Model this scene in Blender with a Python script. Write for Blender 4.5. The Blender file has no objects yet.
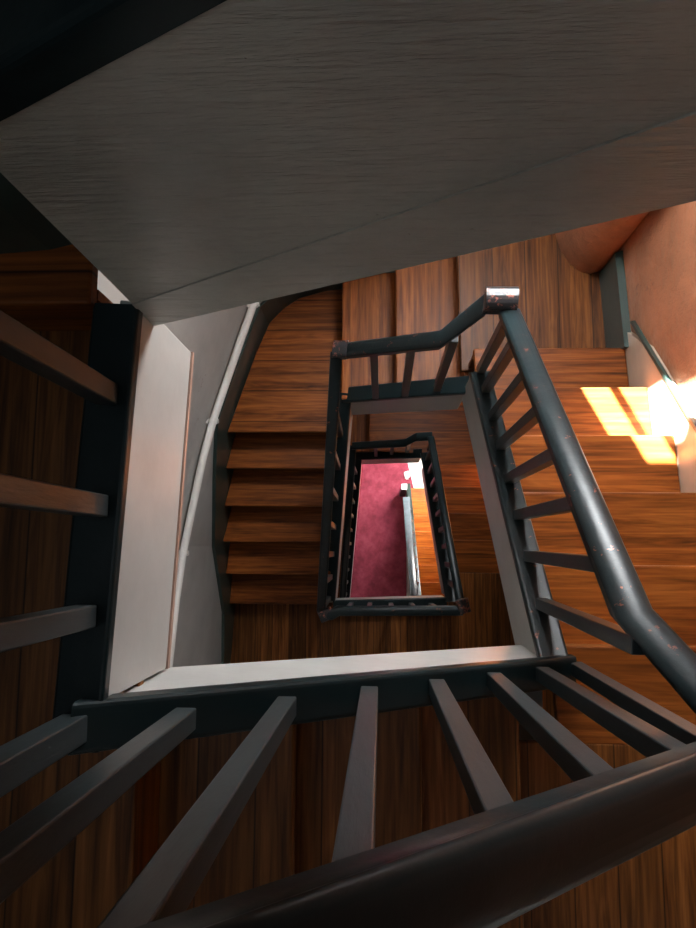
import bpy, bmesh, math, random
from mathutils import Vector, Matrix
random.seed(7)
C = bpy.context.scene.collection
FLOOR = 9.21                     # camera height above the carpeted floor; D = depth below the camera
F = 697.0
# ---------------------------------------------------------------- camera frame
_n = Vector((381 - 348, -(551 - 464.0), -F)).normalized()
_up = -_n
_y = Vector((0, 1, 0)); _y = (_y - _y.dot(_up) * _up).normalized()
_x = _y.cross(_up)
R3 = Matrix((_x, _y, _up))
def P(px, py, D):
    d = R3 @ Vector((px - 348, -(py - 464.0), -F))
    return Vector((d.x / -d.z * D, d.y / -d.z * D, D))
cam = bpy.data.cameras.new('camera'); co = bpy.data.objects.new('camera', cam); C.objects.link(co)
M4 = R3.to_4x4(); M4.translation = Vector((0, 0, FLOOR)); co.matrix_world = M4
cam.sensor_fit = 'VERTICAL'; cam.sensor_height = 24; cam.lens = F / 928 * 24; cam.clip_start = .02
bpy.context.scene.camera = co
# ---------------------------------------------------------------- materials
def newmat(name):
    m = bpy.data.materials.new(name); m.use_nodes = True
    nt = m.node_tree; b = nt.nodes['Principled BSDF']
    return m, nt, b
def N(nt, t, **k):
    n = nt.nodes.new(t)
    for a, v in k.items():
        if a in n.inputs: n.inputs[a].default_value = v
        else: setattr(n, a, v)
    return n
def ramp(nt, stops):
    r = nt.nodes.new('ShaderNodeValToRGB'); e = r.color_ramp.elements
    while len(e) < len(stops): e.new(.5)
    for q, (p, c) in zip(e, stops): q.position = p; q.color = (*c, 1)
    return r
def wood(name, grain, lo, mid, hi, board=0, rough=.42, boardoff=0.0, varamt=.5):
    """grain 'X' or 'Y' = direction the grain runs; board = board width across the grain"""
    m, nt, b = newmat(name); L = nt.links.new
    tc = N(nt, 'ShaderNodeTexCoord'); oi = N(nt, 'ShaderNodeObjectInfo')
    mp = N(nt, 'ShaderNodeMapping'); L(tc.outputs['Object'], mp.inputs['Vector'])
    mp.inputs['Scale'].default_value = (2.0, 48, 48) if grain == 'X' else (48, 2.0, 48)
    mul = N(nt, 'ShaderNodeMath', operation='MULTIPLY'); mul.inputs[1].default_value = 37.
    L(oi.outputs['Random'], mul.inputs[0])
    sep = N(nt, 'ShaderNodeSeparateXYZ'); L(tc.outputs['Object'], sep.inputs[0])
    across = sep.outputs['Y' if grain == 'X' else 'X']
    rnd = mul.outputs[0]
    if board:
        d = N(nt, 'ShaderNodeMath', operation='DIVIDE'); d.inputs[1].default_value = board
        ad = N(nt, 'ShaderNodeMath', operation='ADD'); ad.inputs[1].default_value = boardoff + 50
        L(across, d.inputs[0]); L(d.outputs[0], ad.inputs[0])
        fl = N(nt, 'ShaderNodeMath', operation='FLOOR'); L(ad.outputs[0], fl.inputs[0])
        fr = N(nt, 'ShaderNodeMath', operation='FRACT'); L(ad.outputs[0], fr.inputs[0])
        wn = N(nt, 'ShaderNodeTexWhiteNoise', noise_dimensions='1D'); L(fl.outputs[0], wn.inputs['W'])
        s2 = N(nt, 'ShaderNodeMath', operation='MULTIPLY_ADD'); s2.inputs[1].default_value = 19.
        L(wn.outputs['Value'], s2.inputs[0]); L(rnd, s2.inputs[2]); rnd = s2.outputs[0]
    n1 = N(nt, 'ShaderNodeTexNoise', noise_dimensions='4D', Scale=1.0, Detail=5.0, Roughness=.6, Distortion=.6)
    L(mp.outputs[0], n1.inputs['Vector']); L(rnd, n1.inputs['W'])
    # big cathedral figure
    mp2 = N(nt, 'ShaderNodeMapping'); L(tc.outputs['Object'], mp2.inputs['Vector'])
    mp2.inputs['Scale'].default_value = (1.0, 11, 11) if grain == 'X' else (11, 1.0, 11)
    n2 = N(nt, 'ShaderNodeTexNoise', noise_dimensions='4D', Scale=1.0, Detail=2.0, Distortion=1.2)
    L(mp2.outputs[0], n2.inputs['Vector']); L(rnd, n2.inputs['W'])
    k = N(nt, 'ShaderNodeMath', operation='MULTIPLY'); k.inputs[1].default_value = 9; L(n2.outputs[0], k.inputs[0])
    kf = N(nt, 'ShaderNodeMath', operation='PINGPONG'); kf.inputs[1].default_value = .5; L(k.outputs[0], kf.inputs[0])
    mx = N(nt, 'ShaderNodeMath', operation='MULTIPLY_ADD'); mx.inputs[1].default_value = .16
    L(kf.outputs[0], mx.inputs[0]); L(n1.outputs[0], mx.inputs[2])
    sb = N(nt, 'ShaderNodeMath', operation='SUBTRACT'); sb.inputs[1].default_value = .04; L(mx.outputs[0], sb.inputs[0])
    cr = ramp(nt, [(.30, lo), (.50, mid), (.72, hi)]); L(sb.outputs[0], cr.inputs[0])
    # knots
    mp3 = N(nt, 'ShaderNodeMapping'); L(tc.outputs['Object'], mp3.inputs['Vector'])
    mp3.inputs['Scale'].default_value = (2.4, 4.6, 3) if grain == 'X' else (4.6, 2.4, 3)
    vo = N(nt, 'ShaderNodeTexVoronoi', voronoi_dimensions='4D', Scale=1.0); L(mp3.outputs[0], vo.inputs['Vector']); L(rnd, vo.inputs['W'])
    kr = ramp(nt, [(.0, (0.12, .1, .09)), (.045, (.3, .27, .25)), (.10, (1, 1, 1))]); L(vo.outputs['Distance'], kr.inputs[0])
    mk = N(nt, 'ShaderNodeMix', data_type='RGBA', blend_type='MULTIPLY'); mk.inputs[0].default_value = .9
    L(cr.outputs[0], mk.inputs[6]); L(kr.outputs[0], mk.inputs[7])
    col = mk.outputs[2]
    # worn, stained patches
    st = N(nt, 'ShaderNodeTexNoise', noise_dimensions='4D', Scale=2.3, Detail=6.0, Roughness=.7); L(mp2.outputs[0], st.inputs['Vector']); L(rnd, st.inputs['W'])
    sr = ramp(nt, [(.30, (.42, .40, .38)), (.46, (1, 1, 1))]); L(st.outputs[0], sr.inputs[0])
    ms = N(nt, 'ShaderNodeMix', data_type='RGBA', blend_type='MULTIPLY'); ms.inputs[0].default_value = .8
    L(col, ms.inputs[6]); L(sr.outputs[0], ms.inputs[7]); col = ms.outputs[2]
    # value variation between treads / boards
    vv = N(nt, 'ShaderNodeMapRange'); vv.inputs['To Min'].default_value = 1 - varamt * .5; vv.inputs['To Max'].default_value = 1 + varamt * .5
    L(wn.outputs['Value'] if board else oi.outputs['Random'], vv.inputs['Value'])
    hs = N(nt, 'ShaderNodeHueSaturation'); L(vv.outputs[0], hs.inputs['Value']); L(col, hs.inputs['Color'])
    col = hs.outputs[0]
    hgt = n1.outputs[0]
    if board:
        e1 = ramp(nt, [(0, (.12, .12, .12)), (.025, (1, 1, 1)), (.975, (1, 1, 1)), (1, (.12, .12, .12))]); L(fr.outputs[0], e1.inputs[0])
        me = N(nt, 'ShaderNodeMix', data_type='RGBA', blend_type='MULTIPLY'); me.inputs[0].default_value = 1
        L(col, me.inputs[6]); L(e1.outputs[0], me.inputs[7]); col = me.outputs[2]
    L(col, b.inputs['Base Color'])
    b.inputs['Roughness'].default_value = rough; b.inputs['Specular IOR Level'].default_value = .2
    bp = N(nt, 'ShaderNodeBump', Strength=.12, Distance=.01); L(hgt, bp.inputs['Height']); L(bp.outputs[0], b.inputs['Normal'])
    return m
LO, MI, HI = (.080, .022, .0045), (.215, .058, .0095), (.375, .118, .021)
W_x = wood('stained_wood_grain_along_x', 'X', LO, MI, HI)
W_y = wood('stained_wood_grain_along_y', 'Y', LO, MI, HI)
W_bx = wood('floor_boards_along_x', 'X', LO, MI, HI, board=.17, boardoff=.3)
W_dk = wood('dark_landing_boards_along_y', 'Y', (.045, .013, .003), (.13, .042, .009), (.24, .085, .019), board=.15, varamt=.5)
W_by = wood('floor_boards_along_y', 'Y', (.055, .017, .004), (.17, .058, .013), (.33, .125, .030), board=.115, varamt=1.0)
def paint(name, col, rough, speck=None, bump=.05, streak=None, sc=20, mott=.25, coat=0, spec=.5):
    m, nt, b = newmat(name); b.inputs['Specular IOR Level'].default_value = spec; L = nt.links.new
    tc = N(nt, 'ShaderNodeTexCoord')
    n = N(nt, 'ShaderNodeTexNoise', Scale=3.5, Detail=6.0, Roughness=.65); L(tc.outputs['Object'], n.inputs['Vector'])
    lo = tuple(c * (1 - mott) for c in col); hi = tuple(min(1, c * (1 + mott * .6)) for c in col)
    cr = ramp(nt, [(.3, lo), (.7, hi)]); L(n.outputs[0], cr.inputs[0]); c = cr.outputs[0]
    if speck:
        scol, thr, ssc = speck
        v = N(nt, 'ShaderNodeTexNoise', Scale=ssc, Detail=5.0, Roughness=.72); L(tc.outputs['Object'], v.inputs['Vector'])
        vr = ramp(nt, [(thr, (0, 0, 0)), (thr + .02, (1, 1, 1))]); L(v.outputs[0], vr.inputs[0])
        mx = N(nt, 'ShaderNodeMix', data_type='RGBA'); L(vr.outputs[0], mx.inputs[0]); L(c, mx.inputs[6]); mx.inputs[7].default_value = (*scol, 1)
        c = mx.outputs[2]
    L(c, b.inputs['Base Color']); b.inputs['Roughness'].default_value = rough
    b.inputs['Coat Weight'].default_value = coat; b.inputs['Coat Roughness'].default_value = .2
    mp = N(nt, 'ShaderNodeMapping'); L(tc.outputs['Object'], mp.inputs['Vector'])
    if streak: mp.inputs['Scale'].default_value = streak
    nb = N(nt, 'ShaderNodeTexNoise', Scale=sc, Detail=6.0, Roughness=.6); L(mp.outputs[0], nb.inputs['Vector'])
    bp = N(nt, 'ShaderNodeBump', Strength=bump * 4, Distance=.006); L(nb.outputs[0], bp.inputs['Height']); L(bp.outputs[0], b.inputs['Normal'])
    return m
BLACK = paint('black_gloss_paint', (.011, .020, .022), .30, mott=.3, bump=.03, spec=.18)
BLACKW = paint('worn_black_paint', (.011, .019, .021), .36, speck=((.24, .07, .04), .635, 26), mott=.3, bump=.05, spec=.32)
CHIP = paint('chipped_black_paint', (.022, .022, .024), .28, speck=((.30, .10, .07), .555, 42), mott=.4, bump=.08)
BALU = paint('baluster_paint', (.026, .034, .036), .36, bump=.05, streak=(1, 1, .15), sc=60)
WHITE = paint('off_white_paint', (.43, .43, .41), .36, speck=((.30, .22, .17), .70, 30), bump=.05, sc=14, mott=.16)
GREY = paint('greyed_white_paint', (.46, .445, .39), .33, speck=((.16, .14, .12), .72, 40), bump=.34, streak=(.6, 5, 5), sc=14, mott=.26)
PLAST = paint('plaster_wall', (.44, .44, .42), .55, speck=((.34, .31, .28), .66, 6), bump=.10, sc=9, mott=.15)
WARM_PLAST = paint('bounce_tinted_plaster', (.40, .17, .09), .45, speck=((.27, .12, .07), .64, 9), bump=.6, sc=14, mott=.4)  # orange light bounced off the wood is put into this plaster colour
GREEN = paint('dark_green_skirting_paint', (.030, .055, .048), .32, bump=.03, mott=.2, coat=.1)
BEIGE = paint('beige_trim_paint', (.46, .36, .27), .30, bump=.03, mott=.2)
PIPE = paint('white_pipe_paint', (.82, .80, .76), .3, mott=.08)
BEAD = paint('pinkish_trim_bead', (.42, .26, .20), .4, mott=.3)
MARB = paint('white_stone_floor', (.78, .76, .74), .4, mott=.1)
PAPER = paint('white_paper', (.85, .83, .80), .6, mott=.05)
CEIL = paint('dark_ceiling_plaster', (.16, .16, .15), .8)
m, nt, b = newmat('wine_red_carpet')
tc = N(nt, 'ShaderNodeTexCoord'); n = N(nt, 'ShaderNodeTexNoise', Scale=5.0, Detail=8.0, Roughness=.75); nt.links.new(tc.outputs['Object'], n.inputs['Vector'])
cr = ramp(nt, [(.32, (.17, .022, .042)), (.5, (.31, .042, .075)), (.68, (.44, .085, .125))]); nt.links.new(n.outputs[0], cr.inputs[0])
nt.links.new(cr.outputs[0], b.inputs['Base Color']); b.inputs['Roughness'].default_value = .95
CARPET = m
m, nt, b = newmat('window_glass')
for q in list(nt.nodes):
    if q.type != 'OUTPUT_MATERIAL': nt.nodes.remove(q)
tr = N(nt, 'ShaderNodeBsdfTransparent'); gl = N(nt, 'ShaderNodeBsdfGlossy'); gl.inputs['Roughness'].default_value = .05
mi = N(nt, 'ShaderNodeMixShader'); mi.inputs[0].default_value = .06
nt.links.new(tr.outputs[0], mi.inputs[1]); nt.links.new(gl.outputs[0], mi.inputs[2])
nt.links.new(mi.outputs[0], [q for q in nt.nodes if q.type == 'OUTPUT_MATERIAL'][0].inputs[0])
GLASS = m
# ---------------------------------------------------------------- object helpers
OFF = {}
def W(p):                        # (x, y, D) -> world
    return Vector((p[0], p[1], FLOOR - p[2]))
def obj(name, verts, faces, mat, parent=None, smooth=False, bevel=0, label=None):
    off = OFF.get(parent.name, Vector((0, 0, 0))) if parent else Vector((0, 0, 0))
    me = bpy.data.meshes.new(name); bm = bmesh.new()
    vs = [bm.verts.new(W(v) - off) for v in verts]
    for f in faces:
        try: bm.faces.new([vs[i] for i in f])
        except ValueError: pass
    bmesh.ops.recalc_face_normals(bm, faces=bm.faces)
    if bevel:
        ed = [e for e in bm.edges if len(e.link_faces) == 2 and e.calc_face_angle(0) > .5]
        bmesh.ops.bevel(bm, geom=ed, offset=bevel, segments=2, affect='EDGES', profile=.5, clamp_overlap=True)
    bm.to_mesh(me); bm.free()
    me.materials.append(mat)
    if smooth:
        for p_ in me.polygons: p_.use_smooth = True
    o = bpy.data.objects.new(name, me); C.objects.link(o)
    if parent: o.parent = parent
    OFF[o.name] = off
    if label: o['label'] = label
    return o
def tag(o, label, cat, group=None):
    o['label'] = label; o['category'] = cat
    if group: o['group'] = group
    return o
def struct(o): o['kind'] = 'structure'; return o
def thing(name, label, cat, loc, group=None):
    o = bpy.data.objects.new(name, None); C.objects.link(o); o.empty_display_size = .1
    o.location = W(loc); OFF[o.name] = W(loc); return tag(o, label, cat, group)
def prism(poly, D0, D1):
    """plan polygon, top depth D0 (number or per-vertex list), bottom depth D1"""
    n = len(poly)
    a = D0 if isinstance(D0, (list, tuple)) else [D0] * n
    c = D1 if isinstance(D1, (list, tuple)) else [D1] * n
    v = [(p[0], p[1], a[i]) for i, p in enumerate(poly)] + [(p[0], p[1], c[i]) for i, p in enumerate(poly)]
    f = [list(range(n)), list(range(2 * n - 1, n - 1, -1))] + [[i, (i + 1) % n, n + (i + 1) % n, n + i] for i in range(n)]
    return v, f
def sweep(path, prof, closed=True):
    """path of (x,y,D); prof of (side, up): side = to the left of travel in plan; plumb cut joints"""
    pts = [Vector(p) for p in path]; n = len(pts); V = []; Fc = []; k = len(prof)
    dirs = [(pts[i + 1] - pts[i]).to_2d().normalized() for i in range(n - 1)]
    for i, p in enumerate(pts):
        d0 = dirs[max(0, i - 1)]; d1 = dirs[min(n - 2, i)]
        nl0 = Vector((-d0.y, d0.x)); nl1 = Vector((-d1.y, d1.x)); bi = (nl0 + nl1).normalized(); s = 1 / max(.35, bi.dot(nl0))
        for (a, u) in prof: V.append((p.x + bi.x * a * s, p.y + bi.y * a * s, p.z - u))
    for i in range(n - 1):
        for j in range(k):
            Fc.append([i * k + j, i * k + (j + 1) % k, (i + 1) * k + (j + 1) % k, (i + 1) * k + j])
    Fc.append(list(range(k))); Fc.append([(n - 1) * k + j for j in range(k - 1, -1, -1)])
    return V, Fc
def railprof(w=.062, h=.056):     # mopstick: round top on a narrower fillet
    pts = []
    for i in range(13):
        t = math.pi * (-0.12 + 1.24 * i / 12)
        pts.append((w / 2 * math.cos(t), h * .42 * math.sin(t) + h * .08))
    pts += [(-w * .40, -h * .22), (-w * .40, -h * .75), (w * .40, -h * .75), (w * .40, -h * .22)]
    return pts
def capprof(inner, outer, th=.036, r=.009):   # side coordinates inner (towards the well) .. outer
    s = 1 if outer > inner else -1; pts = []
    for cx, sg in ((inner + s * r, -1), (outer - s * r, 1)):
        rng = range(4) if sg < 0 else range(3, -1, -1)
        for i in rng:
            t = i / 3 * math.pi / 2
            pts.append((cx + sg * s * r * math.cos(t), -r + r * math.sin(t)))
    pts += [(outer, -th), (inner, -th)]
    return pts
def rect(a, b_, top, bot): return [(a, -top), (b_, -top), (b_, -bot), (a, -bot)]
def lerp(a, b_, t): return tuple(a[i] + (b_[i] - a[i]) * t for i in range(len(a)))
def on(path, t): # t in 0..1 on first-last straight
    return lerp(path[0], path[1], t)
def baluster(foot, top, parent, w=.034, ang=0.):
    (x0, y0, d0), (x1, y1, d1) = foot, top
    c, s = math.cos(ang), math.sin(ang); V = []
    for (x, y, d) in ((x1, y1, d1), (x0, y0, d0)):
        for a, b_ in ((-1, -1), (1, -1), (1, 1), (-1, 1)):
            ax, ay = a * w / 2, b_ * w / 2
            V.append((x + ax * c - ay * s, y + ax * s + ay * c, d))
    f = [[0, 1, 2, 3], [7, 6, 5, 4]] + [[i, (i + 1) % 4, 4 + (i + 1) % 4, 4 + i] for i in range(4)]
    return obj('baluster', V, f, BALU, parent, bevel=.0025)
def block(name, c, sx, sy, D0, D1, mat, parent, bevel=.004, ang=0., label=None):
    cs, sn = math.cos(ang), math.sin(ang)
    poly = [(c[0] + a * sx / 2 * cs - b_ * sy / 2 * sn, c[1] + a * sx / 2 * sn + b_ * sy / 2 * cs) for a, b_ in ((-1, -1), (1, -1), (1, 1), (-1, 1))]
    return obj(name, *prism(poly, D0, D1), mat, parent, bevel=bevel, label=label)

# ---------------------------------------------------------------- plan of the stair
STO = 2.85                       # storey height
h = .19
A0 = (-.412, -.224); A0t = (-.383, .42)             # well, camera level
def xr_in(y): return .432 - (y + .29) * (.432 - .372) / .99        # right side of the well
def xr_wall(y): return 1.035 + (1.32 - y) * .062
def xl_in(y):  return -.16 - (.79 - y) * (.15 / 1.12)               # left side of the well, lower turns
def xl_wall(y):
    ks = [(1.4, -.45), (1.27, -.63), (.65, -.836), (.02, -.98), (-.40, -1.005), (-.72, -1.022), (-1.45, -1.07)]
    for (a, xa), (c, xc) in zip(ks, ks[1:]):
        if y >= c: return xa + (xc - xa) * (a - y) / (a - c)
    return -1.1

# ---------------------------------------------------------------- room shell
BACK, FRONT, LEFT0 = 1.62, -1.45, -1.55
# floor of the lowest storey
struct(obj('floor', *prism([(-2.2, -2.2), (2.6, -2.2), (2.6, 2.2), (-2.2, 2.2)], FLOOR, FLOOR + .1), MARB))
def rw(y, t=0): return (xr_wall(y) + t, y)
T = .10; TOP = -1.6
def boolean_cut(o, cutters):
    for c in cutters:
        md = o.modifiers.new('cut', 'BOOLEAN'); md.operation = 'DIFFERENCE'; md.solver = 'EXACT'; md.object = c
    bpy.context.view_layer.update()
    me = bpy.data.meshes.new_from_object(o.evaluated_get(bpy.context.evaluated_depsgraph_get()))
    o.modifiers.clear(); o.data = me
    for c in cutters: bpy.data.objects.remove(c, do_unlink=True)
struct(obj('wall_right', *prism([rw(FRONT - .1), (xr_wall(FRONT) + T, FRONT - .1), (xr_wall(BACK) + T, BACK + .2), rw(BACK + .2)], TOP, FLOOR), WARM_PLAST))
# back wall with its rounded plaster return at the right corner
bk = [(xr_wall(1.30) + .01, 1.315), (1.01, 1.285), (.965, 1.275), (.92, 1.285), (.87, 1.325), (.835, 1.385), (.812, 1.46), (.80, 1.56), (.80, BACK)]
cu = bk + [(.80, BACK + .12), (1.3, BACK + .12), (1.3, 1.315)]
o = struct(obj('wall_corner', *prism(cu, TOP, FLOOR), WARM_PLAST, smooth=True)); o.modifiers.new('e', 'EDGE_SPLIT').split_angle = .9
wb = struct(obj('wall_back', *prism([(-1.7, BACK), (.80, BACK), (.80, BACK + .12), (-1.7, BACK + .12)], TOP, FLOOR), PLAST))
bw = (.12, .68, .98, 1.90)
boolean_cut(wb, [obj('cut', *prism([(bw[0], BACK - .05), (bw[1], BACK - .05), (bw[1], BACK + .2), (bw[0], BACK + .2)], bw[2] + dd, bw[3] + dd), PLAST) for dd in (0, STO)])
for n_, dd in ((1, 0), (2, STO)):
    V, Fc = [], []
    for (a, b_, d0, d1) in ((bw[0], .262, bw[2], bw[3]), (.53, bw[1], bw[2], bw[3]), (.262,   .53, bw[2], 1.21), (.262,   .53, 1.775, bw[3])):
        v, f = prism([(a, BACK + .0), (b_, BACK + .0), (b_, BACK + .03), (a, BACK + .03)], d0 + dd, d1 + dd); k = len(V); V += v; Fc += [[i + k for i in q] for q in f]
    fr = struct(obj('window_%d' % n_, V, Fc, PIPE))
    obj('muntin', *prism([(.382, BACK), (.412, BACK), (.412, BACK + .025), (.382, BACK + .025)], 1.21 + dd, 1.775 + dd), PIPE, fr)
    obj('pane', *prism([(.262, BACK + .012), (  .53, BACK + .012), (  .53, BACK + .016), (.262, BACK + .016)], 1.21 + dd, 1.775 + dd), GLASS, fr)
struct(obj('wall_front', *prism([(-1.7, FRONT), (1.4, FRONT), (1.4, FRONT - .12), (-1.7, FRONT - .12)], TOP, FLOOR), PLAST))
# left wall of the lower turns follows the curve of the winders
lp = [(.1, 1.45), (-.30, 1.44), (-.45, 1.40), (-.55, 1.34), (-.63, 1.26), (-.70, 1.07), (-.77, .86), (-.836, .65), (-.90, .38), (-.98, .02), (-1.005, -.40), (-1.022, -.72), (-1.09, FRONT)]
lpw = [(x - .02, y) for x, y in lp]
struct(obj('wall_left', *sweep([(x, y, 0) for x, y in lpw], [(0, -1.30), (0, -FLOOR), (-.08, -FLOOR), (-.08, -1.30)]), PLAST))
struct(obj('wall_left_upper', *prism([(LEFT0, FRONT), (LEFT0, BACK), (LEFT0 - .1, BACK), (LEFT0 - .1, FRONT)], TOP, 1.3), PLAST)).name = 'wall_upper_left'
struct(obj('ceiling', *prism([(-1.7, -1.6), (1.5, -1.6), (1.5, 1.8), (-1.7, 1.8)], TOP - .05, TOP), CEIL))

# ---------------------------------------------------------------- flights
def tread(parent, poly, D, mat, th=.032):
    return obj('tread', *prism(poly, D, D + th), mat, parent, bevel=.006)
def yflight(root, nos, Ds, xin, xout, upsign, last, mat, riser_mat=None, over=.018, extra=0.):
    """treads whose nosings run along x. nos = nosing y of each tread, tread i reaches to the next higher tread's riser.
       upsign=-1: climbs towards -y"""
    for i, (y, D) in enumerate(zip(nos, Ds)):
        yn = nos[i + 1] if i + 1 < len(nos) else last
        y0 = y; y1 = yn + upsign * .03
        obj('tread', *prism([(xin(y0) + extra, y0), (xout(y0), y0), (xout(y1), y1), (xin(y1) + extra, y1)], D, D + .032), mat, root, bevel=.006)
        yr = y + upsign * over
        obj('riser', *prism([(xin(yr) + extra, yr), (xout(yr), yr), (xout(yr), yr + upsign * .018), (xin(yr) + extra, yr + upsign * .018)], D + .032, D + h), riser_mat or mat, root)
def soffit(root, y0, D0, y1, D1, xin, xout, th=.03, mat=None):
    poly = [(xin(y0), y0), (xout(y0), y0), (xout(y1), y1), (xin(y1), y1)]
    return obj('soffit', *prism(poly, [D0, D0, D1, D1], [D0 + th, D0 + th, D1 + th, D1 + th]), mat or PLAST, root)
SX = .034                                            # string thickness
# --- right flight (three storeys down they repeat with small differences)
def right_flight(dD, nos, Ds, label, strpath, xi=None):
    root = thing('stair_flight', label, 'stair flight', (.8, nos[0], Ds[0] + h))
    yflight(root, nos, Ds, xr_in, lambda y: xr_wall(y) - .022, -1, nos[-1] - .23, W_x, extra=SX + .002)
    soffit(root, nos[0], Ds[0] + h + .12, nos[-1], Ds[-1] + h + .12, lambda y: xr_in(y) + SX, lambda y: xr_wall(y))
    return root
nosR = [.868, .650, .426, .20, -.039, -.256]
DR = [2.94 - h * i for i in range(6)]
lineR = lambda y: 1.99 + (y + .265) * .855
root = right_flight(0, nosR, DR, 'orange brown wooden stair flight on the right, lit by a sun patch', None)
# string and cap; path travels from top of picture (+y, low) to bottom (-y, high); left of travel (-y direction) is +x
y0, y1 = .725, -.30
pR = [(xr_in(y0), y0, lineR(y0) - .05), (xr_in(y1), y1, lineR(y1) - .04)]
obj('string', *sweep(pR, rect(0, SX, .03, .41)), WHITE, root, bevel=.003)
obj('string_cap', *sweep(pR, capprof(-.008, .072)), BLACKW, root, smooth=False)
obj('cover_strip', *sweep([(a[0], a[1], a[2]) for a in (lerp(pR[0], pR[1], .04), pR[1])], rect(SX + .001, SX + .02, .036, .12)), BEIGE, root)
# skirting on the right wall
skp = [(0, .215), (0, -.35), (-.02, -.35), (-.02, .215)]
struct(obj('baseboard_right', *sweep([(xr_wall(1.285), 1.285, 3.13), (xr_wall(.93), .93, 3.13), (xr_wall(.80), .80, lineR(.80) + .02), (xr_wall(-.27), -.27, lineR(-.27) + .02), (xr_wall(-1.4), -1.4, 1.99)], skp), BEIGE))
def yr(y): return xr_wall(y) - .022
struct(obj('trim_1', *sweep([(yr(.95), .95, lineR(.95) - .185), (yr(-.27), -.27, lineR(-.27) - .185)], rect(-.003, .012, -.010, .010)), GREEN))
struct(obj('trim_2', *prism([(xr_wall(.93) - .001, .86), (xr_wall(1.29) - .001, 1.285), (xr_wall(1.29) - .034, 1.275), (xr_wall(.93) - .034, .86)], 2.905, 3.13), GREEN))

# --- turn landing, top right, and the three steps going left
def poly_land(name, label, poly, D, mat, cat='stair landing', th=.16, und=True):
    c = (sum(p[0] for p in poly) / len(poly), sum(p[1] for p in poly) / len(poly), D + th)
    r_ = thing(name, label, cat, c)
    obj('floorboards', *prism(poly, D, D + .03), mat, r_, bevel=.005)
    if und: obj('underside', *prism([(p[0] + (c[0] - p[0]) * .2, p[1] + (c[1] - p[1]) * .2) for p in poly], D + .03, D + th), PLAST, r_)
    return r_
wallc = [(xr_wall(.82) - .02, .82), (xr_wall(1.285) - .02, 1.28), (1.0, 1.29), (.965, 1.278), (.92, 1.288), (.87, 1.328), (.838, 1.387), (.815, 1.46), (.80, BACK)]
def top_turn(dD, first, labels):
    D = 3.13 + dD
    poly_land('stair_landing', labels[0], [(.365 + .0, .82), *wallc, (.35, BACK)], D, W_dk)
    root = thing('stair_flight', labels[1], 'stair flight', (-.1, 1.2, D + .57))
    for (xa, xb, Dd) in ((.072, .400, D + h), (-.203, .104, D + 2 * h)):
        obj('tread', *prism([(xa, .775), (xb, .745), (xb, 1.45), (xa, 1.45)], Dd, Dd + .032), W_y, root, bevel=.006)
    for xa, Dd in ((.368, D), (.072, D + h), (-.203, D + 2 * h)):
        obj('riser', *prism([(xa + .018, .77), (xa + .036, .77), (xa + .036, 1.45), (xa + .018, 1.45)], Dd + .032, Dd + h), W_y, root)
    obj('soffit', *prism([(-.2, .8), (.38, .8), (.38, 1.44), (-.2, 1.44)], [D + .72, D + .30, D + .30, D + .72], [D + .75, D + .33, D + .33, D + .75]), PLAST, root)
    pT = [(xl_in(.79) - .05, .773, D + .37 + .04), (xr_in(.735) + .01, .700, D - .13 + .02)]
    obj('string', *sweep(pT, rect(.0, SX, .03, .40)), WHITE, root, bevel=.003)
    obj('string_cap', *sweep(pT, capprof(-.008, .072)), BLACK, root)
    poly_land('stair_landing', labels[2], [(xl_in(.636) + .0, .636), (xl_in(.78), .80), (-.18, 1.44), (-.30, 1.43), (-.45, 1.39), (-.54, 1.33), (-.615, 1.25), (-.69, 1.07), (-.76, .86), (-.834, .636)], D + .57, W_bx)
    return root
top_turn(0, True, ['dark stained landing of upright boards in the top right corner', 'short run of two treads stepping down leftward behind the rail',
                   'worn plank landing in the top left corner above the left flight'])
# --- left flight
def left_flight(dD, label):
    root = thing('stair_flight', label, 'stair flight', (-.65, -.6, 4.84 + dD))
    nos = [.652, .460, .258, .052, -.150, -.352]
    Ds = [3.70 + dD + h * i for i in range(6)]
    for i in range(6):
        y = nos[i]
        obj('riser', *prism([(xl_wall(y), y + .018), (xl_in(y) - SX, y + .018), (xl_in(y) - SX, y + .036), (xl_wall(y), y + .036)], Ds[i] + .032, Ds[i] + h), W_x, root)
        if i:
            ya = nos[i - 1] + .03
            obj('tread', *prism([(xl_wall(y) + .0, y), (xl_in(y) - SX - .002, y), (xl_in(ya) - SX - .002, ya), (xl_wall(ya), ya)], Ds[i], Ds[i] + .032), W_x, root, bevel=.006)
    soffit(root, .64, 3.98 + dD, -.37, 5.08 + dD, lambda y: xl_in(y) - SX, xl_wall)
    p = [(xl_in(.80), .80, 3.50 + dD), (xl_in(-.33), -.33, 4.66 + dD)]
    obj('string', *sweep(p, rect(-SX, 0, .03, .39)), WHITE, root, bevel=.003)
    obj('string_cap', *sweep(p, capprof(.008, -.072)), BLACK, root)
    return root
left_flight(0, 'brown wooden flight of six steps descending along the left wall')
# skirting along the left wall
lpD = []
for x, y in lp:
    if y > .636: D = 3.70
    elif y < -.5: D = 4.84
    else: D = 3.70 + (.636 - y) / 1.14 * 1.14
    lpD.append((x, y, min(D, 4.84)))
struct(obj('baseboard_left', *sweep(lpD, [(0, .215), (0, -.3), (-.018, -.3), (-.018, .215)]), GREEN))
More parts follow.
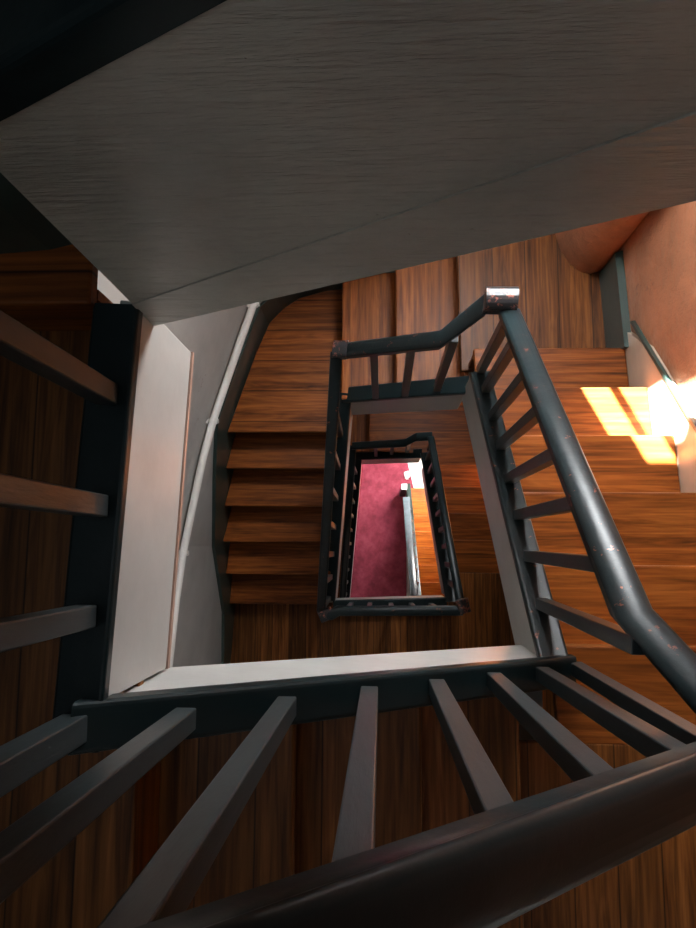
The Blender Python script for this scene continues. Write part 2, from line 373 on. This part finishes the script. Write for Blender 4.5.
# --- bottom landing of turn one, level, with its own string
rl = poly_land('stair_landing', 'brown boarded landing at the foot of the left flight', [(-1.02, -.354), (xl_in(-.36) - SX, -.354), (-.30, -.37), (.46, -.37), (.46, -.145), (xr_wall(-.145), -.145), (xr_wall(FRONT), FRONT), (-1.08, FRONT)], 4.84, W_by, und=False)
pB = [(-.318, -.335, 4.69), (.432, -.307, 4.69)]
obj('string', *sweep(pB, rect(-SX, 0, .03, .36)), WHITE, rl, bevel=.003)
obj('string_cap', *sweep(pB, capprof(.008, -.072)), BLACK, rl)

# --- second right flight
nosR2 = [.90, .696, .494, .284, .082]
root = thing('stair_flight', 'shadowed wooden flight one storey down on the right', 'stair flight', (.8, .875, 5.98))
yflight(root, nosR2, [5.79 - h * i for i in range(5)], xr_in, lambda y: xr_wall(y) - .002, -1, -.15, W_x, extra=SX + .002)
soffit(root, .875, 6.05, .0, 5.22, lambda y: xr_in(y) + SX, lambda y: xr_wall(y))
l2 = lambda y: 4.84 + (y + .15) * .93
pR2 = [(xr_in(.80) - .035, .80, l2(.80) - .05), (xr_in(-.33), -.33, 4.67)]
obj('string', *sweep([lerp(pR2[0], pR2[1], .10), lerp(pR2[0], pR2[1], .97)], rect(0, SX, .03, .36)), WHITE, root, bevel=.003)
obj('string_cap', *sweep(pR2, capprof(-.008, .072)), BLACK, root)
# --- second top turn and second left flight
D2 = 3.13 + STO
poly_land('stair_landing', 'landing one storey down, orange brown boards above the small railing', [(-.10, .865), (.34, .838), (xr_wall(.84), .838), *wallc[1:], (-.10, BACK)], D2, W_bx)
root = thing('stair_flight', 'short dark edged flight beneath the small kinked far railing', 'stair flight', (-.1, 1.2, D2 + .4))
pT2 = [(-.27, .847, 6.43), (.345, .80, 5.92)]
obj('string', *sweep(pT2, rect(.0, SX, .03, .40)), WHITE, root, bevel=.003)
obj('string_cap', *sweep(pT2, capprof(-.008, .072)), BLACK, root)
for xa, Dd in ((-.45, D2 + h),):
    obj('tread', *prism([(xa, .88), (-.08, .88), (-.08, 1.44), (xa, 1.44)], Dd, Dd + .032), W_y, root, bevel=.006)
    obj('riser', *prism([(-.082, .88), (-.064, .88), (-.064, 1.44), (-.082, 1.44)], Dd - .158, Dd), W_y, root)
root = thing('stair_flight', 'deepest left flight, its black string edging the red carpet', 'stair flight', (-.65, -.6, 7.7))
xl2 = lambda y: -.185 - (.83 - y) * .118
nn = [.70 - .2 * i for i in range(8)]
for i, y in enumerate(nn):
    Dd = 6.55 + h * i
    yb_ = y + .23 if i else 1.35
    obj('tread', *prism([(xl_wall(y) + .01, y), (xl2(y) - SX - .002, y), (xl2(min(yb_, .86)) - SX - .002, yb_), (xl_wall(yb_) + .01, yb_)], Dd, Dd + .032), W_x, root, bevel=.005)
    obj('riser', *prism([(xl_wall(y) + .01, y + .02), (xl2(y) - SX - .002, y + .02), (xl2(y) - SX - .002, y + .038), (xl_wall(y) + .01, y + .038)], Dd + .032, Dd + h), W_x, root)
p = [(xl2(.84), .84, 6.36), (xl2(-.52), -.52, 7.55)]
obj('string', *sweep(p, rect(-SX, 0, .03, .36)), WHITE, root, bevel=.003)
obj('string_cap', *sweep(p, capprof(.008, -.072)), BLACK, root)

# --- lowest right flight down to the carpeted floor
nosR3 = [.81, .633, .433, .237, .04, -.155, -.344, -.54]
root = thing('stair_flight', 'lowest flight of bright orange treads rising from the carpet', 'stair flight', (.7, .81, FLOOR))
xi3 = lambda y: .385 - (y - .81) * .045
W_o = wood('lit_orange_wood', 'X', (.16, .035, .005), (.42, .11, .014), (.62, .20, .03))  # paler copy of the tread wood, ground-level daylight put into its colour
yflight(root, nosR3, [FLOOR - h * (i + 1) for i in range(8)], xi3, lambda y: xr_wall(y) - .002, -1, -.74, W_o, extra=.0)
p = [(xi3(.86) - .012, .86, 8.98), (xi3(-.56) - .012, -.56, 7.62)]
obj('string', *sweep(p, rect(-.045, 0.0, -.05, .28)), WHITE, root, bevel=.003)
obj('string_cap', *sweep(p, capprof(.004, -.05, th=.03)), GREEN, root).location.z += .085

# ---------------------------------------------------------------- camera level: left landing, descending bottom flight, grey top side
cA0t, cA0 = (-.388, .385, 1.06), (-.416, -.224, 1.06)
cB0 = (.520, -.277, 1.93)
root = poly_land('stair_landing', 'dark boarded landing seen through the left balusters', [(-.42, -.27), (-.425, .43), (-1.53, .43), (-1.53, FRONT), (-.41, FRONT)], 1.23, W_by, th=.10)
pL0 = [(cA0t[0] - .006, cA0t[1] + .02, 1.06), (cA0[0] - .006, cA0[1] - .006, 1.06)]
obj('string', *sweep(pL0, rect(-SX, .003, .022, .325)), WHITE, root, bevel=.003)
obj('string_cap', *sweep([(-.388, .390, 1.06), (-.4195, -.300, 1.06)], capprof(0, -.076, th=.022, r=.006)), BLACK, root)
obj('edge_bead', *sweep([(a[0], a[1], a[2] + .325) for a in pL0], [(.007, .006), (.007, -.006), (-.02, -.006), (-.02, .006)][::-1]), BEAD, root, label='pinkish bead along the lower edge')
root = thing('stair_flight', 'nearest flight under the front balusters, its white side facing the well', 'stair flight', (.1, -.8, 2.3))
nx = [-.17, .09, .34]
yB = lambda x: -.224 - .053 * (x + .412) / .932 - SX - .008
Dn = [1.42, 1.61, 1.80]
prev = -.416
for x, D in zip([-.416] + nx, [1.23] + Dn):
    obj('riser', *prism([(x - .018, yB(x)), (x - .036, yB(x)), (x - .036, FRONT), (x - .018, FRONT)], D + .032, D + h), W_y, root)
for x, D in zip(nx, Dn):
    obj('tread', *prism([(prev - .03, yB(prev - .03)), (x, yB(x)), (x, FRONT), (prev - .03, FRONT)], D, D + .032), W_by, root, bevel=.006)
    prev = x
obj('soffit', *prism([(-.42, -.27), (-.42, FRONT), (.5, FRONT), (.5, -.325)], [1.50, 1.50, 2.26, 2.26], [1.53, 1.53, 2.29, 2.29]), PLAST, root)
pB0 = [cA0, cB0]
obj('string', *sweep([(cA0[0] - .04, cA0[1] - .004, cA0[2] - .03), (cB0[0] - .07, cB0[1] - .002, cB0[2] - .065)], rect(-SX - .006, -.006, .03, .375)), WHITE, root, bevel=.003)
obj('string_cap', *sweep([lerp(cA0, cB0, -.035), cB0], capprof(0, -.076, th=.05)), BLACK, root)
poly_land('stair_landing', 'boarded quarter landing at bottom right under the thick handrail', [(.325, -.262 - .25), (.325, FRONT), (xr_wall(FRONT) - .02, FRONT), (xr_wall(-.5) - .02, -.512)], 1.99, W_by)
# grey side of the flight above, on the far side of the well
gb = lambda x: 1.147 - .554 * (x + .39)
def gp(x, d): return (x, .385, d)
xa, xb = -.392, 1.06
root = thing('stair_flight', 'upper flight with a broad grey painted side filling the top', 'stair flight', (.3, 1.0, 1.35))
def seam(x):
    (xa_, da_), (xb_, db_) = [(lambda q: (q.x * .385 / q.y, .385 / q.y))(P(a_, b_, 1.0)) for a_, b_ in ((145, 299), (696, 111))]
    return da_ + (db_ - da_) * (x - xa_) / (xb_ - xa_)
def sheet(name, d0a, d1a, d0b, d1b, off, m_):
    v = [(xa, .385 + off, d0a), (xb, .385 + off, d0b), (xb, .425, d0b), (xa, .425, d0a), (xa, .385 + off, d1a), (xb, .385 + off, d1b), (xb, .425, d1b), (xa, .425, d1a)]
    return obj(name, v, [[0, 1, 2, 3], [7, 6, 5, 4], [0, 4, 5, 1], [1, 5, 6, 2], [2, 6, 7, 3], [3, 7, 4, 0]], m_, root)
sheet('string', gb(xa) - .58, seam(xa), gb(xb) - .58, seam(xb), 0, GREY)
sheet('lower_string_board', seam(xa) + .0012, gb(xa), seam(xb) + .0012, gb(xb), -.002, GREY)
obj('string_cap', *sweep([gp(xa - .03, gb(xa - .03) - .60), gp(xb, gb(xb) - .60)], capprof(-.002, .085, th=.05)), BLACK, root)
for i in range(7):
    x0 = -.42 + .26 * (i - 1); D = 1.04 - .15 * i
    if i == 0: x0 = -1.5
    x1 = -.42 + .26 * i + .05
    obj('tread', *prism([(x0, .385 if i == 0 else .48), (x1 if i else -.46, .385 if i == 0 else .48), (x1 if i else -.46, 1.60), (x0, 1.60)], D, D + .032), W_bx if i == 0 else W_y, root, bevel=.005)
obj('riser', *prism([(-1.5, .403), (-.46, .403), (-.46, .42), (-1.5, .42)], 1.072, 1.23), W_x, root)
obj('soffit', *prism([(-.40, .43), (-.40, 1.60), (1.06, 1.60), (1.06, .43)], [1.14, 1.14, .31, .31], [1.17, 1.17, .34, .34]), PLAST, root)
struct(obj('baseboard_upper', *sweep([(-1.5, .43, 1.04), (-.95, .445, 1.04), (-.53, .475, 1.04), (-.42, .50, 1.04)], [(0, .30), (0, 0), (.02, 0), (.02, .30)]), GREEN)).name = 'baseboard_upper_left'
struct(obj('wall_upper_back', *prism([(-1.5, .45), (-.42, .53), (-.42, .62), (-1.5, .62)], TOP, 1.03), PLAST)).name = 'wall_upper_back'

# ---------------------------------------------------------------- balustrades
def rail(path, parent, mat=BLACKW, w=.062, hh=.056, name='handrail'):
    o = obj(name, *sweep(path, railprof(w, hh)), mat, parent)
    for i, p_ in enumerate(o.data.polygons):
        p_.use_smooth = len(p_.vertices) == 4
    md = o.modifiers.new('e', 'EDGE_SPLIT'); md.split_angle = math.radians(50)
    return o
# front rail, nearest to the camera
root = thing('balustrade', 'thick black handrail and slanting balusters nearest the viewer', 'balustrade', (.05, -.25, 1.5))
nA, nB = Vector((-.022, -.256, .515)), Vector((.249, -.264, .775))
sl = (nB - nA) / (nB.x - nA.x)
pN0 = nA + sl * (-.47 - nA.x); pN1 = nA + sl * (.540 - nA.x); pN1.y = -.285
rail([tuple(pN0), tuple(pN1)], root, BLACK, .078, .066)
feet = [(188, 706), (288, 695), (369.5, 685), (436, 678), (493, 671.5), (541, 666), (579, 661.5)]
for i, (fx, fy) in enumerate(feet):
    # feet stand in one row along the cap: depth from the cap line
    t = .5
    for _ in range(20):
        D = cA0[2] + (cB0[2] - cA0[2]) * t; q = P(fx, fy, D); t = (q.x - cA0[0]) / (cB0[0] - cA0[0])
    x = q.x; yb = q.y - .017
    dtop = nA.z + sl.z * (x - nA.x)
    if i < 6: baluster((x, yb, D - .01), (x, nA.y - .008 * (x - nA.x) / .27 - .006, dtop + .02), root)
    else: baluster((x - .01, yb, D - .0), (x, yb - .006, 1.0), root)
baluster((-.452, -.262, 1.05), (-.452, -.262, .17), root, w=.040)
# left rail
root = thing('balustrade', 'left railing of widely spaced dark grey balusters over the landing', 'balustrade', (-.42, .1, 1.06))
for (fx, fy) in ((108, 391), (98, 502), (86, 612)):
    q = P(fx, fy + 4, 1.06); baluster((q.x, q.y, 1.06), (q.x, q.y, .13), root)
rail([(-.43, .40, .13), (-.46, -.30, .13)], root, BLACK)
# right flight rail
root = thing('balustrade', 'worn black railing running up the right flight', 'balustrade', (.45, .2, 2.3))
rA, rB = (.393, .735, 2.09), (.440, -.105, 1.265)
rail([rA, rB, (.548, -.30, 1.04)], root, BLACKW, .064, .058)
b1s = [((476, 371), (502, 319)), ((484.7, 390), (511.4, 344.7)), ((491, 417), (521.3, 374.9)), ((498.5, 446), (533, 409)), ((507.5, 479), (548, 450)), ((517, 515), (565.8, 497.8)), ((527.8, 556), (585.6, 553)), ((538.6, 603.4), (609.7, 618.5))]
for (fx, fy), (tx, ty) in b1s:
    D = 2.2
    for _ in range(25):
        q = P(fx, fy, D); D = lineR(q.y) - .045
    Dt = 1.5
    k = (rB[2] - rA[2]) / (rB[1] - rA[1])
    dt = rA[2] + k * (q.y - rA[1])
    x = xr_in(q.y) + .034
    xt = rA[0] + (rB[0] - rA[0]) * (q.y - rA[1]) / (rB[1] - rA[1])
    baluster((x, q.y, D), (xt, q.y - .012, max(1.24, dt)), root, w=.032)
# top rail of turn one
root = thing('balustrade', 'short kinked black railing behind the well with chipped end caps', 'balustrade', (.1, .75, 3.3))
k0, k1, k2 = (.375, .765, 2.095), (.21, .748, 2.42), (-.166, .806, 2.75)
rail([(.325, .765, 2.11), k1, k2], root, BLACKW)
o = obj('end_cap', *sweep([(.412, .760, 2.06), (.318, .768, 2.075)], railprof(.074, .07)), CHIP, root, label='chipped red and black end cap')
o2 = obj('end_cap', *sweep([(-.135, .803, 2.72), (-.195, .812, 2.75)], railprof(.072, .066)), CHIP, root, label='chipped red and black end cap')
for (fx, fy) in ((375.4, 396), (405, 393.5), (437, 388.5)):
    D = 3.3
    for _ in range(20):
        q = P(fx, fy, D); D = 3.505 - (q.x + .17) * .90
    t = (q.x - k2[0]) / (k1[0] - k2[0]); dt = k2[2] + (k1[2] - k2[2]) * t
    baluster((q.x, q.y, D - .0), (q.x, k2[1] + (k1[1] - k2[1]) * t, dt), root, w=.032)
# left rail of turn one
root = thing('balustrade', 'long black railing beside the left flight, seen from above', 'balustrade', (-.25, .2, 4.2))
lA, lB = (-.182, .80, 2.765), (-.332, -.335, 3.93)
rail([lA, lB], root, BLACKW, .050, .05)
for i, yy in enumerate([.62, .46, .30, .14, -.02, -.165, -.31]):
    t = (lA[1] - yy) / (lA[1] - lB[1])
    baluster((xl_in(yy) - .036, yy, 3.50 + (.80 - yy) * 1.027), (lA[0] + (lB[0] - lA[0]) * t, yy, lA[2] + (lB[2] - lA[2]) * t), root, w=.032)
# bottom rail of turn one
root = thing('balustrade', 'level black railing at the bottom edge of the carpet view', 'balustrade', (.05, -.34, 4.69))
rail([(-.328, -.352, 3.93), (-.275, -.350, 3.90), (-.235, -.328, 3.90), (.448, -.322, 3.93)], root, BLACKW, .056, .05)
obj('end_cap', *sweep([(.44, -.26, 3.90), (.46, -.335, 3.93)], railprof(.07, .06)), CHIP, root, label='chipped corner cap')
obj('end_cap', *sweep([(-.34, -.365, 3.93), (-.27, -.335, 3.91)], railprof(.07, .062)), CHIP, root, label='chipped corner cap')
for px in (351.7, 370, 390.5, 410.7, 430.6):
    q = P(px, 600, 4.69); yf = -.352
    baluster((q.x, yf, 4.69), (q.x + .004, -.330, 3.93), root, w=.030)
# second right rail
root = thing('balustrade', 'thin black railing on the right of the deepest ring', 'balustrade', (.4, .2, 5.2))
qA, qB = (.362, .828, 5.03), (.442, -.289, 3.97)
rail([qA, qB], root, BLACK, .050, .05)
for i in range(9):
    yy = .74 - i * .118
    t = (qA[1] - yy) / (qA[1] - qB[1])
    xi = pR2[0][0] + (pR2[1][0] - pR2[0][0]) * (.80 - yy) / 1.13
    baluster((xi + .036, yy, l2(yy) - .05), (qA[0] + (qB[0] - qA[0]) * t, yy, qA[2] + (qB[2] - qA[2]) * t), root, w=.030)
# second top rail
root = thing('balustrade', 'small kinked black railing just above the red carpet', 'balustrade', (.1, .84, 6.2))
s0, s1, s2, s3 = P(432, 436, 5.03), P(416, 437, 5.08), P(405, 443, 5.35), P(352, 446, 5.60)
rail([tuple(s) for s in (s0, s1, s2, s3)], root, BLACK)
for fx in (376, 391.6, 407):
    D = 6.2
    for _ in range(20):
        q = P(fx, 457, D); D = 6.36 - (q.x + .185) * .83
    baluster((q.x, .86, D), (q.x, .85, 5.62 - (q.x + .18) * .75), root, w=.030)
# second left rail
root = thing('balustrade', 'deepest left railing half hidden beside the red carpet', 'balustrade', (-.25, .2, 7.0))
tA, tB = (tuple(s3)[0] + .005, s3[1], 5.60), (xl2(-.5) - .03, -.5, 6.82)
rail([tA, tB], root, BLACK)
for i in range(10):
    yy = .72 - i * .13
    t = (tA[1] - yy) / (tA[1] - tB[1])
    baluster((xl2(yy) - .036, yy, 6.36 + (.84 - yy) * .875), (tA[0] + (tB[0] - tA[0]) * t, yy, tA[2] + (tB[2] - tA[2]) * t), root, w=.030)
# lowest rail with its newel
root = thing('balustrade', 'grey blue handrail and newel post standing on the carpet edge', 'balustrade', (.33, .75, FLOOR))
nq = P(404, 487, 8.15)
block('newel', (nq.x + .0, nq.y),   .055, .055, 8.15, FLOOR, BLACK, root)
block('newel_cap', (nq.x, nq.y), .066, .066, 8.11, 8.15, PIPE, root, label='white newel cap')
e0 = P(406, 497, 8.3); e1 = P(414.5, 600, 7.1)
rail([tuple(e0), tuple(e1)], root, paint('grey_blue_rail_paint', (.10, .13, .15), .25, mott=.5), .085, .06)
for i in range(1, 8):
    t = i / 8; q = e0.lerp(e1, t)
    baluster((xi3(q.y) - .034, q.y, 8.98 - (.86 - q.y) * .957 - .08), (q.x, q.y, q.z), root, w=.030)

# ---------------------------------------------------------------- white pipe rail on the left wall
def on_wall(px, py, off=.03):
    d = P(px, py, 1.0)
    best = None
    for (xa, ya), (xb, yb) in zip(lpw, lpw[1:]):
        ex, ey = xb - xa, yb - ya; nl = math.hypot(ex, ey); nx_, ny_ = -ey / nl, ex / nl    # left of travel = towards the well
        xa2, ya2 = xa + nx_ * off, ya + ny_ * off; xb2, yb2 = xb + nx_ * off, yb + ny_ * off
        ex, ey = xb2 - xa2, yb2 - ya2
        den = d.x * ey - d.y * ex
        if abs(den) < 1e-9: continue
        s = (xa2 * ey - ya2 * ex) / den; u = (xa2 * d.y - ya2 * d.x) / den
        if s > 0 and -.02 <= u <= 1.02 and (best is None or s < best[2]): best = (d.x * s, d.y * s, s)
    return best
root = None
pp = [on_wall(*a) for a in ((254, 303), (240, 342), (226, 383), (213, 421), (203, 458), (193, 505), (183, 553), (176, 600), (169, 664), (166, 700))]
pp = [p_ for p_ in pp if p_]
root = thing('wall_handrail', 'slim white pipe handrail bracketed along the left wall', 'handrail', pp[3])
def tube(name, pts, r_, parent, mat, seg=12):
    V, Fc = [], []; pts = [Vector(p_) for p_ in pts]
    for i, p_ in enumerate(pts):
        a = pts[max(0, i - 1)]; b_ = pts[min(len(pts) - 1, i + 1)]; d = (b_ - a).normalized()
        s = d.cross(Vector((0, 0, 1))).normalized() if abs(d.z) < .99 else Vector((1, 0, 0)); u = s.cross(d)
        for j in range(seg):
            t = 2 * math.pi * j / seg; V.append(tuple(p_ + s * r_ * math.cos(t) + u * r_ * math.sin(t)))
    for i in range(len(pts) - 1):
        for j in range(seg): Fc.append([i * seg + j, i * seg + (j + 1) % seg, (i + 1) * seg + (j + 1) % seg, (i + 1) * seg + j])
    Fc.append(list(range(seg))); Fc.append([(len(pts) - 1) * seg + j for j in range(seg)])
    o = obj(name, V, Fc, mat, parent, smooth=True); o.modifiers.new('e', 'EDGE_SPLIT').split_angle = 1.0; return o
tube('pipe', pp, .0195, root, PIPE)
for (a, b_) in (((213, 421), (206, 418)), ((183, 553), (177, 552)), ((254, 304), (258, 303))):
    q0 = Vector(on_wall(*a)); d_ = Vector((-.94, -.2, 0)).normalized() * .05
    ax = Vector((.10, .9, -.9)).normalized()
    bk_ = tube('bracket', [q0 - Vector((-.028, 0, 0)), q0 + Vector((-.045, -.005, 0.0))], .012, root, PIPE)
    tube('bracket_collar', [q0 - (Vector(pp[4]) - Vector(pp[3])).normalized() * .010, q0 + (Vector(pp[4]) - Vector(pp[3])).normalized() * .010], .024, bk_, PIPE)

# ---------------------------------------------------------------- carpet and the paper on it
c_ = [(-.99, -1.3), (-.99, .05), (-.62, 1.2), (-.4, 1.35), (.335, 1.35), (.358, 1.148), (.435, .81), (.33, .80), (.33, -1.3)]
tag(obj('carpet', *prism(c_, FLOOR - .012, FLOOR), CARPET, bevel=.004), 'wine red carpet on the lowest floor at the bottom of the well', 'carpet')
bm = bmesh.new(); bmesh.ops.create_icosphere(bm, subdivisions=3, radius=.04)
for v in bm.verts:
    k = .65 + .7 * random.random(); v.co = Vector((v.co.x * 1.0 * k, v.co.y * 1.25 * k, v.co.z * .6 * k))
me = bpy.data.meshes.new('crumpled_paper'); bm.to_mesh(me); bm.free(); me.materials.append(PAPER)
pa = bpy.data.objects.new('crumpled_paper', me); C.objects.link(pa); q = P(407, 475, FLOOR - .03); pa.location = W((q.x, q.y, FLOOR - .036))
tag(pa, 'small crumpled white paper lying on the red carpet near the newel', 'paper')

# ---------------------------------------------------------------- light
def area(name, loc, to, sx, sy, power, col):
    l = bpy.data.lights.new(name, 'AREA'); l.shape = 'RECTANGLE'; l.size = sx; l.size_y = sy; l.energy = power; l.color = col
    o = bpy.data.objects.new(name, l); C.objects.link(o); o.location = W(loc)
    o.rotation_euler = (W(to) - W(loc)).to_track_quat('-Z', 'Y').to_euler(); return o
sun = bpy.data.lights.new('sun', 'SUN'); sun.energy = 230; sun.angle = .012; sun.color = (1, .99, .95)
so = bpy.data.objects.new('sun', sun); C.objects.link(so)
d = Vector((.47, -.88, -.90)).normalized(); so.rotation_euler = d.to_track_quat('-Z', 'Y').to_euler(); so.location = (-2, 4, FLOOR + 2)
area('daylight_landing_window', (.41, BACK - .03, 1.48), (.1, -.4, 2.6), .50, .80, 55, (.96, .98, 1))
area('daylight_landing_window', (.41, BACK - .03, 1.48 + STO), (.1, -.2, 2.8 + STO), .50, .80, 10, (.96, .98, 1))
area('daylight_ground_door', (.85, 1.30, 7.9), (.1, .3, 9.2), .5, .9, 80, (1, .97, .93))
area('stairwell_fill', (-.5, -.3, -1.5), (-.45, -.3, 2), 1.3, 1.3, 5, (.80, .93, 1.0))  # added weak overhead fill for the dark upper level; the ceiling has no skylight
w = bpy.data.worlds.new('world'); bpy.context.scene.world = w; w.use_nodes = True
w.node_tree.nodes['Background'].inputs[0].default_value = (.75, .88, 1, 1); w.node_tree.nodes['Background'].inputs[1].default_value = 3.0
vs = bpy.context.scene.view_settings
vs.view_transform = 'Standard'; vs.look = 'None'; vs.gamma = 1; vs.exposure = 0.28; vs.use_curve_mapping = False
bpy.context.scene.display_settings.display_device = 'sRGB'
